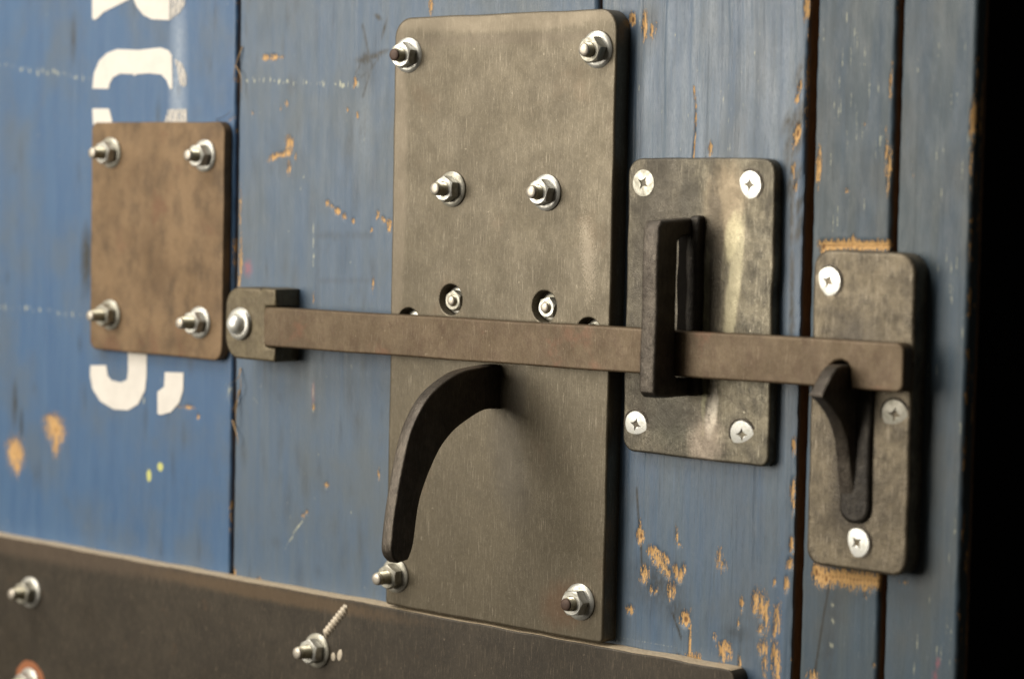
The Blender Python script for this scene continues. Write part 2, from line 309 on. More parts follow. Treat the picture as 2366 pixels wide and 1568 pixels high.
# ------------------------------------------------------------------ boards
V0, V1 = -275.0, 228.0
def plank(name, u0, u1, mat, parent, org, seed, chips=(), grime=(), pale=(), yellow=(), red=(), light=(), grain=.12, rl=1.2, rr=1.2, thick=22, wf=0.0, rebate=None, edge_chip=(0, 0), du=.5, sideblue=False):
    us = np.arange(u0, u1+1e-6, du); us[-1] = u1; vs = np.arange(V0, V1+1e-6, 1.0)
    U, Vv = np.meshgrid(us, vs); sh = U.shape
    wob = 3.0*vnoise(Vv/95+7, U/200+3, seed)+1.2*vnoise(Vv/30, U/60, seed+1)
    g = .55*vnoise((U+wob)/2.1+40, Vv/160+5, seed+2)+.3*vnoise((U+wob)/.9+9, Vv/70+5, seed+3)+.15*vnoise(U/1.2+9, Vv/9+5, seed+4)
    H = wf+(g-.5)*2*grain+.25*(vnoise(U/38+3, Vv/55+2, seed+6)-.5)
    dl, dr = U-u0, u1-U
    ej = vnoise(Vv/5+3, U*0+2, seed+8)
    H -= rl*np.clip(1-dl/(rl*(1.0+.7*ej)), 0, 1)**2; H -= rr*np.clip(1-dr/(rr*(1.0+.7*ej)), 0, 1)**2
    if rebate: H = np.where(U > rebate[0], H-rebate[1]*np.clip((U-rebate[0])/1.0, 0, 1), H)
    chip = np.zeros(sh); gr = np.zeros(sh); pa = np.zeros(sh); ye = np.zeros(sh); re = np.zeros(sh); li = np.zeros(sh)
    def splat(F, lst, gain=1.25):
        for (cx, cy, a, b, *r) in lst:
            th = math.radians(r[0]) if r else 0
            k = r[1] if len(r) > 1 else 1.0
            dx, dy = U-cx, Vv-cy; x = dx*math.cos(th)+dy*math.sin(th); y = -dx*math.sin(th)+dy*math.cos(th)
            np.maximum(F, k*gain*np.clip(1-np.sqrt((x/a)**2+(y/b)**2)*.62, 0, 1), out=F)
    splat(chip, chips); splat(gr, grime, 1.0); splat(pa, pale, 1.0); splat(ye, yellow, 1.2); splat(re, red, 1.0); splat(li, light, 1.0)
    for side, d in ((0, dl), (1, dr)):
        if edge_chip[side]:
            e = np.clip(1-d/1.3, 0, 1)*np.clip((vnoise(Vv/9+11+side*30, U*0+4, seed+11)+.35*vnoise(Vv/2.2, U*0+4, seed+12)-(1.16-edge_chip[side]*.34))*5, 0, 1)
            np.maximum(chip, e*.95, out=chip)
    H -= .45*np.clip((chip-.5)*2.5, 0, 1)+.8*np.clip(chip-1.0, 0, 1)
    # columns: left side wall, front, right side wall
    nS = 8; ds = (np.arange(nS)+1)/nS
    Lw = H[:, :1]*(1-ds[::-1][None, :])+(wf-thick)*ds[::-1][None, :]; Rw = H[:, -1:]*(1-ds[None, :])+(wf-thick)*ds[None, :]
    jl = .35*(vnoise(Vv[:, :1]/4, Vv[:, :1]*0, seed+20)-.5); 
    X = np.concatenate([np.repeat(U[:, :1]+jl, nS, 1), U, np.repeat(U[:, -1:]+jl, nS, 1)], 1); X[:, nS] += jl[:, 0]; X[:, nS+sh[1]-1] += jl[:, 0]
    Z = np.concatenate([Lw, H, Rw], 1); Y = np.repeat(Vv[:, :1], X.shape[1], 1)
    def pad(F, edge=0.0):
        fl = np.repeat(F[:, :1], nS, 1)*edge; fr = np.repeat(F[:, -1:], nS, 1)*edge; return np.concatenate([fl, F, fr], 1)
    if edge_chip[1]:
        sidechip = np.clip((vnoise(Y[:, :nS]/14+5, np.arange(nS)[None, :]*.8+0*Y[:, :nS], seed+31)-.55)*3.2, 0, .9)
    chipP = pad(chip, 0); sidem = chipP*0; sidem[:, :nS] = 1; sidem[:, -nS:] = 1
    if sideblue: sidem[:, -nS:] = 0; sidem[:, -3:] = .8
    if sideblue: chipP[:, -nS:] = np.maximum(chipP[:, -nS:], sidechip)
    ny, nx = X.shape
    co = np.stack([(X-org[0])*MM, -(Z-org[2])*MM, (Y-org[1])*MM], -1).reshape(-1, 3).astype(np.float32)
    idx = np.arange(ny*nx).reshape(ny, nx)
    f = np.stack([idx[:-1, :-1], idx[:-1, 1:], idx[1:, 1:], idx[1:, :-1]], -1).reshape(-1, 4)
    back = np.array([[idx[0, 0], idx[-1, 0], idx[-1, -1], idx[0, -1]]]); f = np.concatenate([f, back])
    me = bpy.data.meshes.new(name); me.vertices.add(len(co)); me.vertices.foreach_set('co', co.ravel())
    me.loops.add(f.size); me.loops.foreach_set('vertex_index', f.ravel().astype(np.int32)); me.polygons.add(len(f))
    me.polygons.foreach_set('loop_start', (np.arange(len(f))*4).astype(np.int32)); me.polygons.foreach_set('use_smooth', np.ones(len(f), bool))
    me.update(); me.validate()
    A = me.attributes.new('fx', 'FLOAT_COLOR', 'POINT'); A.data.foreach_set('color', np.stack([chipP, pad(gr), pad(pa), pad(ye)], -1).astype(np.float32).ravel())
    B = me.attributes.new('fy', 'FLOAT_COLOR', 'POINT'); B.data.foreach_set('color', np.stack([pad(re), pad(li), sidem, sidem*0+1], -1).astype(np.float32).ravel())
    me.set_sharp_from_angle(angle=math.radians(60))
    return obj(name, me, mat, parent, org)
def S(x, y, a, b, th=0, k=1.0, w=0):
    u, v = P(x, y, w); return (u, v, a, b, th, k)
rnd = random.Random(5)
def rline(p, q, n, a, b, k=.9, jit=2):
    return [S(p[0]+(q[0]-p[0])*i/n+rnd.uniform(-jit, jit), p[1]+(q[1]-p[1])*i/n+rnd.uniform(-jit, jit), a*rnd.uniform(.5, 1.3), b*rnd.uniform(.5, 1.3), 0, k*rnd.uniform(.6, 1.1)) for i in range(n+1)]
def curve(pts, a=.7, k=1.0):
    out = []
    for p, q in zip(pts[:-1], pts[1:]):
        n = max(2, int(math.dist(p, q)/4))
        out += [S(p[0]+(q[0]-p[0])*i/n, p[1]+(q[1]-p[1])*i/n, a, a, 0, k) for i in range(n)]
    return out

door = thing('wooden_door', 'blue painted plank door with white stencilled letters carrying the steel plates', 'door', (-20, -260, 0))
LC = [S(128, 993, 9, 9, 0, 1.05), S(120, 975, 8, 5), S(128, 1018, 4, 9), S(36, 1048, 8, 10, 0, 1.05), S(30, 1030, 7, 4), S(40, 1075, 3, 7), S(400, 937, 6, 1.3, 0, .85), S(436, 940, 5, 1.2, 0, .85), S(458, 962, 1.6, 1.6), S(535, 275, 5, .6, 25, .7)]
plank('plank', -460, -180.4, M['blue'], door, (-320, -260, 0), 3, chips=LC,
      grime=[S(200, 600, 4, 14, 0, .8), S(170, 90, 2, 10, 0, .5), S(35, 930, 2, 10, 0, .6), S(50, 980, 1.5, 7, 0, .6)]+[S(rnd.uniform(0, 540), rnd.uniform(0, 1300), rnd.uniform(.6, 2), rnd.uniform(2, 9), 0, rnd.uniform(.08, .25)) for _ in range(40)],
      pale=rline((0, 150), (210, 182), 26, 1.6, 2.6, .8, 4)+rline((0, 706), (190, 728), 22, 1.6, 2.8, .8, 5)+[S(rnd.uniform(0, 540), rnd.uniform(0, 1300), .8, 2.5, 0, .6) for _ in range(26)]+[S(332, 925, .8, 2.6, 0, .9), S(170, 1135, .8, 4, 0, .6), S(530, 905, 5, 10, 0, .6)],
      yellow=[S(370, 1078, 2.4, 2.4), S(344, 1098, 1.9, 3.4)], light=[S(413, y, 5, 18, 0, .55) for y in range(90, 270, 30)]+[S(406, 210, 4, 22, 0, .6)],
      grain=.05, edge_chip=(0, .9), rr=1.0)
C2 = [S(616, 134, 4, 1.6, 0, .95), S(632, 133, 3.5, 1.8), S(650, 132, 3, 1, 0, .7), S(668, 333, 3.4, 4.5, 0, 1), S(664, 352, 3, 2.5), S(632, 364, 5, 1.8, 20, .95), S(650, 358, 3, 1.4), S(667, 388, 1.6, 3.5), S(683, 362, 1, 3, 0, .7),
      S(757, 470, 2, 1.7, -30, .95), S(768, 478, 2.4, 1, -30, .8), S(780, 488, 2.4, 1.9, -30), S(796, 500, 1.7, 1.7), S(816, 511, 1.2, 1.5), S(872, 497, 1.4, 2.6, 0, .85), S(886, 508, 2.4, 1.3, -35, .9), S(899, 522, 1.6, 3.6), S(858, 532, 1.2, 1.6, 0, .8), S(996, 16, 1.5, 4), S(820, 192, 1.6, 2.6, 0, .95), S(826, 268, .9, 2), S(862, 655, .9, 4, 0, .85), S(755, 1121, 1.9, 1.6, 0, .85), S(802, 255, .8, 1.6, 0, .8),
      S(875, 1095, .8, 3.6, 0, .8), S(725, 940, .9, 2.4, 0, .8), S(725, 690, .9, 3.5, 0, .7), S(598, 1340, 2.2, 1.8), S(700, 1190, 1.4, 1.4, 30, .8), S(709, 1183, 1.2, 1.3, 30, .85), S(662, 240, 1.2, 1.8, 30, .8), S(648, 250, 1, 1.6, 0, .7), S(584, 262, 1, 1.4, 0, .8), S(549, 130, 2.0, 12, 0, 1.), S(556, 600, 1.4, 14, 0, .9), S(555, 480, 1, 14, 0, .8), S(552, 650, 1.2, 5, 0, .9), S(540, 1325, 2.4, 4, 0, .9)]
G2 = [S(845, 137, 2.2, 2.4), S(842, 139, 5, 1.4, 0, .8), S(862, 130, 6, 1.3, 8, .8), S(880, 122, 5, .9, 12, .7), S(850, 165, 7, 8, 0, .28), S(874, 40, .9, 2.2, 60, .9), S(888, 68, .8, 4, -20, .7)]
G2 += [(*q[:2], *q[2:4], q[4], .5) for q in curve([(838, 60), (845, 90), (850, 118), (860, 150), (850, 185), (838, 225)], .8)+curve([(832, 150), (822, 170), (835, 178), (858, 160), (878, 130)], .7)]
G2 += [S(x, 545+rnd.uniform(-3, 3), 2.5, 1.6, 0, .2) for x in range(735, 860, 10)]+[S(735+rnd.uniform(-2, 2), y, 1.4, 3, 0, .16) for y in range(530, 700, 12)]+[S(x, 648, 2.5, 1.4, 0, .16) for x in range(740, 850, 12)]+[S(rnd.uniform(560, 890), rnd.uniform(0, 1360), rnd.uniform(.8, 3.5), rnd.uniform(2, 10), rnd.uniform(-10, 10), rnd.uniform(.08, .22)) for _ in range(80)]
plank('plank', -177.9, 43.6, M['blue_grey'], door, (-70, -260, 0), 14, chips=C2, grime=G2,
      pale=rline((560, 183), (835, 198), 26, 1.6, 2.6, .85, 4)+[S(rnd.uniform(560, 890), rnd.uniform(0, 1360), rnd.uniform(.4, .9), rnd.uniform(1, 2.6), rnd.uniform(-40, 40), rnd.uniform(.5, .72)) for _ in range(80)]+[S(724, y, .7, 6, 0, .75) for y in (530, 560, 600, 905, 940)]+[S(690, 1215, .8, 7, -45, .9), S(672, 1245, .7, 6, -45, .8), S(590, 925, 6, 1.2, -35, .6)],
      red=[S(573, 620, 2.6, 3.4, 0, .9), S(724, 910, .9, 5, 0, .7)], light=[S(720, 830, 2, 20, 0, .2), S(840, 300, 5, 20, 0, .2)], grain=.06, edge_chip=(1.0, .5), rl=1.0)
C3 = [S(1490, 58, 1.5, 7), S(1506, 74, 1.0, 4), S(1461, 46, 1.8, 3.2, 0, 1.3), S(1515, 60, .8, 4, 0, .75), S(1642, 344, 1.1, 3.4), S(1866, 14, 2.2, 6), S(1842, 308, 1.8, 4, -10, 1.3), S(1838, 330, 1.3, 3.2, -30, .9), S(1847, 205, 1.3, 4, -15, .9), S(1842, 228, 1.2, 2.4), S(1834, 395, 1.2, 4, 0, .85), S(1838, 430, 1.2, 4, 0, .8)]
C3 += [(*q[:2], .55, .8, 0, .9) for q in curve([(1603, 200), (1608, 240), (1607, 300), (1601, 372)], .5)]
C3 += [S(1478, 1222, .9, 4), S(1479, 1238, 2.4, 3.2, 0, 1.25), S(1506, 1276, 3.6, 2.4, -50), S(1517, 1290, 4.5, 2.8, -48, 1.05), S(1530, 1308, 4.5, 2.6, -48), S(1542, 1324, 3, 2, -60), S(1520, 1272, 3.5, 1.2, -48), S(1538, 1290, 3.5, 1.4, -50), S(1562, 1320, 1.6, 3.6, 10), S(1572, 1330, 1.8, 3.4, -10), S(1580, 1314, 1.5, 3, 0, .95), S(1563, 1236, .9, 5, 8, .85), S(1570, 1258, 2, .9, -20, .8), S(1488, 1326, 2.8, 4.2, -10, 1), S(1547, 1366, 1.3, 5, 8), S(1556, 1362, 1.2, 4, 0), S(1504, 1362, 1, 2), S(1516, 1364, .8, 2.4, -20, .85), S(1455, 1407, 2.2, 2.2), S(1583, 1430, 2.8, 3.4, 0, 1.28), S(1594, 1485, .8, 12), S(1595, 1522, 3, 3), S(1612, 1524, 2.2, 3), S(1568, 1517, 1.8, 2, 0, .9), S(1673, 1495, 3.4, 3), S(1670, 1510, 2, 4), S(1686, 1505, 1.8, 4), S(1652, 1470, 1.2, 2, 0, .8),
       S(1745, 1388, 2, 6), S(1760, 1400, 3, 8, 0, .86), S(1770, 1420, 2.2, 9, 0, .82), S(1796, 1430, 2.4, 8, 0, .82), S(1790, 1455, 1.6, 5, 0, .85), S(1758, 1455, 2.2, 2.2, 0, .85), S(1762, 1498, 2.8, 4.5, 0, .85), S(1768, 1525, 1.6, 12, 0, .78), S(1790, 1520, 2.3, 10, 0, .84), S(1797, 1545, 1.6, 10), S(1714, 1395, 1.4, 3.4, 0, .9), S(1706, 1440, .9, 2.4, 0, .85), S(1708, 1535, 1, 6, 0, .85), S(1662, 1290, 2, 6, 0, .72), S(1672, 1305, 3, 3, 0, .66), S(1817, 1348, 1.4, 4), S(1790, 1345, .9, 2, 0, .8)]
C3 += [S(1834, 1030, 1.2, 4, 0, .95), S(1831, 1130, 1.2, 6, 0, 1), S(1832, 1165, .9, 5, 0, .9), S(1828, 1258, 1.1, 4, 0, 1), S(1826, 1300, 2, 3, 0, .95), S(1856, 800, .8, 6, 0, .8), S(1864, 200, .8, 24, 0, .9)]
G3 = [S(1520, 1345, 12, 10, 0, .45), S(1505, 58, 4, 9, 0, .38), S(1560, 1405, 6, 6, 0, .4), S(1700, 1460, 6, 3, 0, .3)]+[(*q[:2], .5, .8, 0, .8) for q in curve([(1471, 1130), (1474, 1180), (1477, 1225)], .5)+curve([(1480, 1245), (1483, 1320)], .5)+curve([(1553, 1415), (1575, 1475)], .5)]
G3 += [S(1850-rnd.uniform(0, 60)*rnd.random(), rnd.uniform(150, 560), rnd.uniform(.6, 1.6), rnd.uniform(1.5, 5), -20, rnd.uniform(.4, .8)) for _ in range(38)]+[S(1830, rnd.uniform(380, 760), 1, 4, 0, .7) for _ in range(26)]
plank('plank', 45.6, 149.9, M['blue_grain'], door, (98, -260, 0), 25, chips=C3, grime=G3,
      pale=[S(rnd.uniform(1430, 1860), rnd.uniform(0, 350), .5, 3, 0, .7) for _ in range(30)]+[S(x, 1470+.18*(x-1430), 2.5, .8, -8, .62) for x in range(1432, 1560, 9)],
      light=[S(rnd.uniform(1490, 1840), rnd.uniform(0, 350), rnd.uniform(1, 3), rnd.uniform(10, 30), 0, rnd.uniform(.12, .3)) for _ in range(30)], grain=.34, edge_chip=(0, .3), rr=.4)

def letter(pts, ox, oy, worn, uv=None):
    pl = [P(ox+x*.4, oy+y*.4, 0) for x, y in pts]; cx = sum(p[0] for p in pl)/len(pl); cy = sum(p[1] for p in pl)/len(pl)
    me = prism('painted_letter', pl, .10, .30, 0, org=(cx, cy, .1)); return obj('painted_letter', me, M['worn_white' if worn else 'white'], door, (cx, cy, .1))
def whitepaint(name, lo, hi, amt):
    n = N(name); a = n.noise(1.6, 5, .7, (.45, 1, 3.2)); b = n.noise(9, 4, .6); col = n.mix(n.ramp(b, .35, .7, 0, .6), (.74, .70, .63), (.64, .60, .54)); n.L(col, n.b.inputs['Base Color']); n.b.inputs['Roughness'].default_value = .5
    col2 = n.mix(n.ramp(a, .6, .72, 0, .5), col, (.3, .3, .3)); n.L(col2, n.b.inputs['Base Color'])
    tr = n.add('ShaderNodeBsdfTransparent'); mx = n.add('ShaderNodeMixShader'); n.L(n.ramp(a, lo, hi, amt, 1), mx.inputs[0]); n.L(tr.outputs[0], mx.inputs[1]); n.L(n.b.outputs[0], mx.inputs[2]); n.L(mx.outputs[0], n.out.inputs[0])
    n.L(n.bump(a, .2, .5), n.b.inputs['Normal']); return n.m
M['white'] = whitepaint('white_stencil_paint', .26, .36, .25); M['worn_white'] = whitepaint('rubbed_white_stencil_paint', .42, .62, .12)
letter([(535, -60), (800, -60), (745, 0), (700, 22), (600, 72), (562, 110), (542, 117), (535, 100)], 0, 0, False)
letter([(770, -60), (775, 0), (792, 40), (830, 88), (880, 113), (980, 118), (982, -60)], 0, 0, False)
letter([(982.5, -60), (982.5, 118), (1040, 75), (1070, 25), (1080, -60)], 0, 0, True)
letter([(536, 512), (545, 425), (575, 352), (620, 308), (680, 285), (800, 290), (930, 276), (975, 292), (995, 320), (998, 510), (985, 517), (965, 465), (935, 432), (860, 424), (792, 430), (780, 440), (768, 429), (695, 426), (655, 448), (634, 485), (630, 514)], 0, 0, False)
letter([(1010, 340), (1050, 365), (1078, 430), (1078, 490), (1062, 506), (1035, 480), (1030, 420)], 0, 0, True)
letter([(536, 628), (632, 628), (648, 690), (655, 760), (560, 760), (540, 715)], 0, 0, False)
letter([(975, 632), (1080, 630), (1080, 760), (930, 760), (952, 700)], 0, 0, True)
letter([(742, 760), (850, 760), (849, 980), (840, 1070), (800, 1150), (742, 1185), (660, 1180), (580, 1132), (537, 1062), (522, 985), (525, 926), (616, 926), (624, 985), (645, 1012), (700, 1025), (735, 1010), (742, 960)], 0, 473.2, False)
letter([(954, 965), (1062, 968), (1060, 1070), (1038, 1140), (990, 1195), (930, 1212), (912, 1205), (912, 1078), (950, 1050)], 0, 473.2, False)

post = thing('door_post', 'narrow grey blue grooved boards beside the open dark edge at right', 'door post', (190, -260, 0))
C4 = [S(1891, 384, 1.3, 9, 0, 1.05, 1), S(2053, 372, 1, 8, 0, .9, 1), S(2049, 350, .8, 10, 0, .8), S(2060, 190, .7, 8, 0, .8), S(2052, 420, .8, 6, 0, .8), S(1960, 440, 2.2, 1.6, 0, .66), S(2000, 290, .9, 3, 0, .66)]
C4 += [S(x, 567+rnd.uniform(-1.5, 1.5), 3.6, 2.3, 0, 1.12) for x in range(1908, 2070, 6)]+[S(1974, 556, 1.6, 2.6, 0, 1.0), S(1903, 570, 1.6, 3, 0, 1.3)]+[S(1893+i*8, 1325+rnd.uniform(0, 5)+i*.9, 2.9, 3.9*rnd.uniform(.85, 1.2), 0, 1.1) for i in range(20)]+[S(1887, 1322, 1.6, 4.5, 0, 1.3), S(1910, 1338, 1.5, 2.5, 0, 1.3), S(2062, 1342, 3, .9, 0, .75)]
C4 += [S(1878, 1030, .7, 10, 0, .8), S(2002, 1375, .9, 1.5, 0, .8), S(2020, 1535, .8, 1.4, 0, .8), S(1880, 1560, 3, 3, 0, .8)]
G4 = [(*q[:2], .5, .9, 0, .95) for q in curve([(1918, 1350), (1905, 1420), (1893, 1500), (1882, 1568)], .5)]
plank('board', 155.1, 190.2, M['blue_dim'], post, (172, -260, 0), 36, chips=C4, grime=G4+[S(1925, 1400, 5, 8, 0, .3), S(1915, 1500, 4, 14, 0, .3)], pale=[S(rnd.uniform(1900, 2050), rnd.uniform(0, 540), .5, 8, 0, .7) for _ in range(26)]+[S(1925, y, 1.5, 3, 20, .66) for y in (1395, 1430, 1490)], grain=.14, edge_chip=(.3, .6), rl=.5, rr=1.0, wf=.6)
C5 = [S(2248, 272, 1.3, 8, 0, 1.05), S(2245, 300, 1, 5), S(2243, 380, .7, 12, 0, .75), S(2215, 1420, .8, 2, 0, .8), S(2110, 400, .6, 2, 0, .7), S(2060+30, 1345, 2.5, 1, 0, .6)]
plank('board', 193.2, 225.0, M['blue_dim'], post, (209, -260, 0), 47, chips=C5, red=[S(2168, 1530, .8, 1.8, 0, .9), S(2160, 1560, 1, 2, 0, .7)], pale=[S(rnd.uniform(2100, 2240), rnd.uniform(0, 1560), .6, 7, 0, .66) for _ in range(40)], grain=.12, edge_chip=(.4, 1.0), rl=.8, rr=1.2, wf=.3, thick=8, sideblue=True)
me = prism('backing_strip', rrect(155, 200, V0, V1, 1, 2), -34, -22, .5, org=(186, -260, -20)); obj('backing_strip', me, M['backwood'], post, (186, -260, -20))

# splinters standing out of the left seam
def splinter(pts, r, parent):
    o0 = pts[0]; rings = []
    for i, p in enumerate(pts):
        t = i/(len(pts)-1); q = r*(1-.75*t)
        rings.append([(p[0]-o0[0]+q*math.cos(a), p[1]-o0[1], p[2]-o0[2]+q*math.sin(a)) for a in (0, 1.57, 3.14, 4.71)])
    return obj('splinter', loft('splinter', rings), M['splint'], parent, o0)
M['splint'] = plain('raw_splinter_wood', (.55, .36, .17), .6, 0, 1.5, .4)
for (x0, y0, x1, y1, x2, y2) in ((556, 108, 541, 150, 537, 190), (540, 150, 552, 175, 556, 215), (552, 850, 545, 875, 515, 893), (536, 945, 552, 900, 553, 870), (533, 970, 545, 1010, 548, 1030), (549, 900, 541, 950, 544, 990), (495, 276, 515, 268, 533, 256)):
    a, b, c = P(x0, y0, 1.5), P(x1, y1, 3.5), P(x2, y2, 2.5)
    pts = spline([(a[0], a[1], .5), (b[0], b[1], 2.5), (c[0], c[1], 2.)], 4); splinter([tuple(map(float, p)) for p in pts], .42, door)

# ------------------------------------------------------------------ fasteners
def rod_mesh(h, r=2.95, pitch=1.15, end=.5):
    pr = [(r-.6, 0)]; w = 0.0
    while w < h-end-pitch:
        pr += [(r-.6, w+.08), (r, w+.48), (r, w+.66), (r-.6, w+1.07)]; w += pitch
    pr += [(r-.1, w+.1), (r-.1, h-end), (r-.55, h-.12), (r-.8, h)]
    return lathe('rod', pr, 28, 50)
def nut_mesh(af=10.0, h=5.0, rin=3.0, n=72):
    V = []; F = []; prof = []
    ap = af/2
    for k in range(n):
        a = 2*math.pi*k/n; c = ((a+math.pi/6) % (math.pi/3))-math.pi/6; rh = ap/math.cos(c); d = (rh-ap*.97)*.62
        ring = [(rh-.25, 0), (rh, .3), (rh, h-d-.02), (ap*.96, h), (rin+.3, h), (rin, h-.35), (rin, 0)]
        for r, w in ring: V.append((r*math.cos(a), r*math.sin(a), w))
    m_ = 7
    for k in range(n):
        k2 = (k+1) % n
        for j in range(m_-1): F.append((k*m_+j, k2*m_+j, k2*m_+j+1, k*m_+j+1))
        F.append((k*m_+m_-1, k2*m_+m_-1, k2*m_, k*m_))
    return mesh_uvw('nut', V, F, True, 22)
ME_NUT = nut_mesh(); ME_NUT.materials.append(M['zinc'])
ME_WASH = lathe('washer', [(3.2, 0), (7.5, 0), (7.8, .3), (7.75, .8), (7.2, 1.3), (6.2, 1.5), (3.2, 1.55)], 56); ME_WASH.materials.append(M['zinc'])
ME_NUTD = ME_NUT.copy(); ME_NUTD.materials[0] = M['zinc_dull']; ME_WASHD = ME_WASH.copy(); ME_WASHD.materials[0] = M['zinc_dull']
NB = [0]
ME_ENDS = {}
def bolt(parent, u, v, w, h=11.0, rot=0.0, tilt=(0, 0), end='rod_end', s=1.0, wash=True, nut_h=1.55, dull=False, label=None):
    """threaded rod (the part) with a nut, a washer and a cut end under it"""
    key = (round(h, 1)); 
    if key not in ME_ENDS: ME_ENDS[key] = rod_mesh(h); ME_ENDS[key].materials.append(M['thread'])
    e = Euler((math.radians(tilt[1]), math.radians(rot), math.radians(tilt[0])), 'YXZ')
    b = obj('bolt', ME_ENDS[key], None, parent, (u, v, w), e, label); b.scale = (s, s, s)
    def sub(name, me, dw):
        o = bpy.data.objects.new(name, me); COL.objects.link(o); o.parent = b; o.location = W3(0, 0, dw); return o
    NB[0] += 1; q = NB[0] % 5
    if wash: sub('washer', ME_WASHD if q in (1, 3) else ME_WASH, 0.02)
    sub('nut', ME_NUTD if q in (0, 3) else ME_NUT, nut_h if wash else 0.02)
    k2 = 'end'+end
    if k2 not in ME_ENDS: ME_ENDS[k2] = lathe('rod_tip', [(2.1, 0), (2.62, 0.02), (2.6, .5), (2.25, .8), (1.2, 1.0), (.3, 1.02)], 28, 50); ME_ENDS[k2].materials.append(M[end])
    sub('rod_tip', ME_ENDS[k2], h-.3)
    return b

def screw_mesh(R=5.65, rot=0.0):
    V = [(0, 0, -1.6)]; F = []; nr, na = 30, 96
    for i in range(1, nr+1):
        r = R*i/nr
        for k in range(na):
            a = 2*math.pi*k/na; x, y = r*math.cos(a), r*math.sin(a)
            w = .28*(1-(r/R)**2)-.05
            if i == nr: w = -.5
            def arm(p, q):  # tapered slot along p
                return (1-abs(p)/3.3) * (1 if abs(q) < .95*(1-abs(p)/2.7) else 0) if abs(p) < 2.7 else 0
            d = max(arm(x, y), arm(y, x)); c45 = max(0, 1-(r/1.35)) if r < 1.35 else 0
            w -= min(1.9, 2.3*max(d, c45)); V.append((x, y, w))
    for k in range(na): F.append((0, 1+k, 1+(k+1) % na))
    for i in range(nr-1):
        for k in range(na): F.append((1+i*na+k, 1+i*na+(k+1) % na, 1+(i+1)*na+(k+1) % na, 1+(i+1)*na+k))
    return mesh_uvw('screw', V, F, True, 28)
ME_SCREW = screw_mesh(); ME_SCREW.materials.append(M['screw'])
ME_SCREWD = screw_mesh(); ME_SCREWD.materials.append(M['zinc_dull'])
ME_SINK = lathe('countersink', [(5.7, -.3), (5.75, .04), (6.5, .05), (6.6, -.1)], 48); ME_SINK.materials.append(M['dark'])
def screw(parent, x, y, w, rot, tilt=(0, 0), dull=False, s=1.0):
    u, v = P(x, y, w)
    o = obj('screw', ME_SCREWD if dull else ME_SCREW, None, parent, (u, v, w+.25), Euler((math.radians(tilt[1]), math.radians(rot), math.radians(tilt[0])), 'YXZ')); o.scale = (s, s, s)
    c = bpy.data.objects.new('countersink', ME_SINK); COL.objects.link(c); c.parent = o; c.location = W3(0, 0, -.3); return o

# ------------------------------------------------------------------ small rusty plate
t = thing('small_plate', 'small rusty brown steel plate at left, held by four nuts over the white letters', 'metal plate', (-232, 37, 0))
me = prism('plate', rrect(-283, -182.2, -20.9, 94.7, [5, 6, 6, 4], jit=.3, seed=2), .2, 5, .8, org=(-232, 37, 0)); obj('plate', me, M['rusty'], t, (-232, 37, 0))
for i, ((x, y), h, r, tl) in enumerate((((257, 353), 12.5, 12, (2, 2)), ((474, 360), 11.5, 25, (2, 0)), ((256, 727), 13.5, 0, (1, 1)), ((462, 745), 13.5, 20, (2, -1)))):
    u, v = P(x, y, 5); bolt(t, u, v, 5, h, r, tl, 'rod_end')

# ------------------------------------------------------------------ big plate with counterbored holes and lever handle
t = thing('large_plate', 'tall thick brown steel plate with four recessed holes and a curved black pull handle', 'metal plate', (-2, 8, 0))
me = prism('plate', rrect(-65.3, 61.6, -123.8, 140.4, [2, 2.2, 9, 9], jit=.35, seed=5), .2, 9, .9, org=(-2, 8, 0)); big = obj('plate', me, M['plate'], t, (-2, 8, 0))
def cut(target, mesh, loc):
    c = bpy.data.objects.new('cutter', mesh); COL.objects.link(c); c.location = loc
    md = target.modifiers.new('b', 'BOOLEAN'); md.object = c; md.operation = 'DIFFERENCE'; md.solver = 'EXACT'
    bpy.context.view_layer.update(); dg = bpy.context.evaluated_depsgraph_get()
    new = bpy.data.meshes.new_from_object(target.evaluated_get(dg)); target.modifiers.clear(); target.data = new
    bpy.data.objects.remove(c); new.set_sharp_from_angle(angle=math.radians(40))
    for p in new.polygons:
        if abs(p.normal.y) > .999: p.use_smooth = False
holes = [(-28.4, 16.2), (25.6, 15.8), (-53.8, 4.6), (50.2, 5.6)]
for (u, v) in holes:
    cm = lathe('c', [(6.7, 0), (6.9, 5.6), (7.6, 6.15), (7.6, 14)], 48); cm.materials.append(M['plate'])
    cut(big, cm, W3(u, v, 3.2))
for i, (u, v) in enumerate(holes):
    bolt(t, u+.4, v-.4, 3.3, 7.8, 15*i, (3, 0), 'rod_end', .8, True)
for (x, y), h, r, tl, e in (((945, 128), 10.5, 8, (6, 2), 'rod_rust'), ((1382, 115), 9.8, 20, (4, 4), 'rod_end'), ((1046, 437), 11.6, 0, (1, 0), 'rod_end'), ((1264, 445), 10.6, 12, (1, -1), 'rod_end'), ((915, 1328), 13.0, 0, (2, 1), 'rod_end'), ((1341, 1389), 10.0, 24, (2, 0), 'rod_rust')):
    u, v = P(x, y, 9); bolt(t, u, v, 9, h, r, tl, e)
outer = spline([(-10.5, 8.5), (-10.8, 19.7), (-13, 36), (-20.3, 51.5), (-29, 60), (-40.3, 66), (-63.1, 72), (-81, 74.8), (-87, 74.2), (-90.5, 70.5)], 5)
inner = spline([(-89.6, 64.5), (-83, 61.5), (-64.3, 57.8), (-47, 48.2), (-38.5, 39.5), (-33.5, 30), (-29.6, 18.6), (-29.8, 8.5)], 5)
hol = [(a, b) for a, b in outer+inner]
me = prism('handle', hol, -4.6, 1.5, .8, axis='u', segs=3, org=(-1.5, -20, 9)); obj('handle', me, M['dark'], t, (-1.5, -20, 9), label='curved black pull handle')

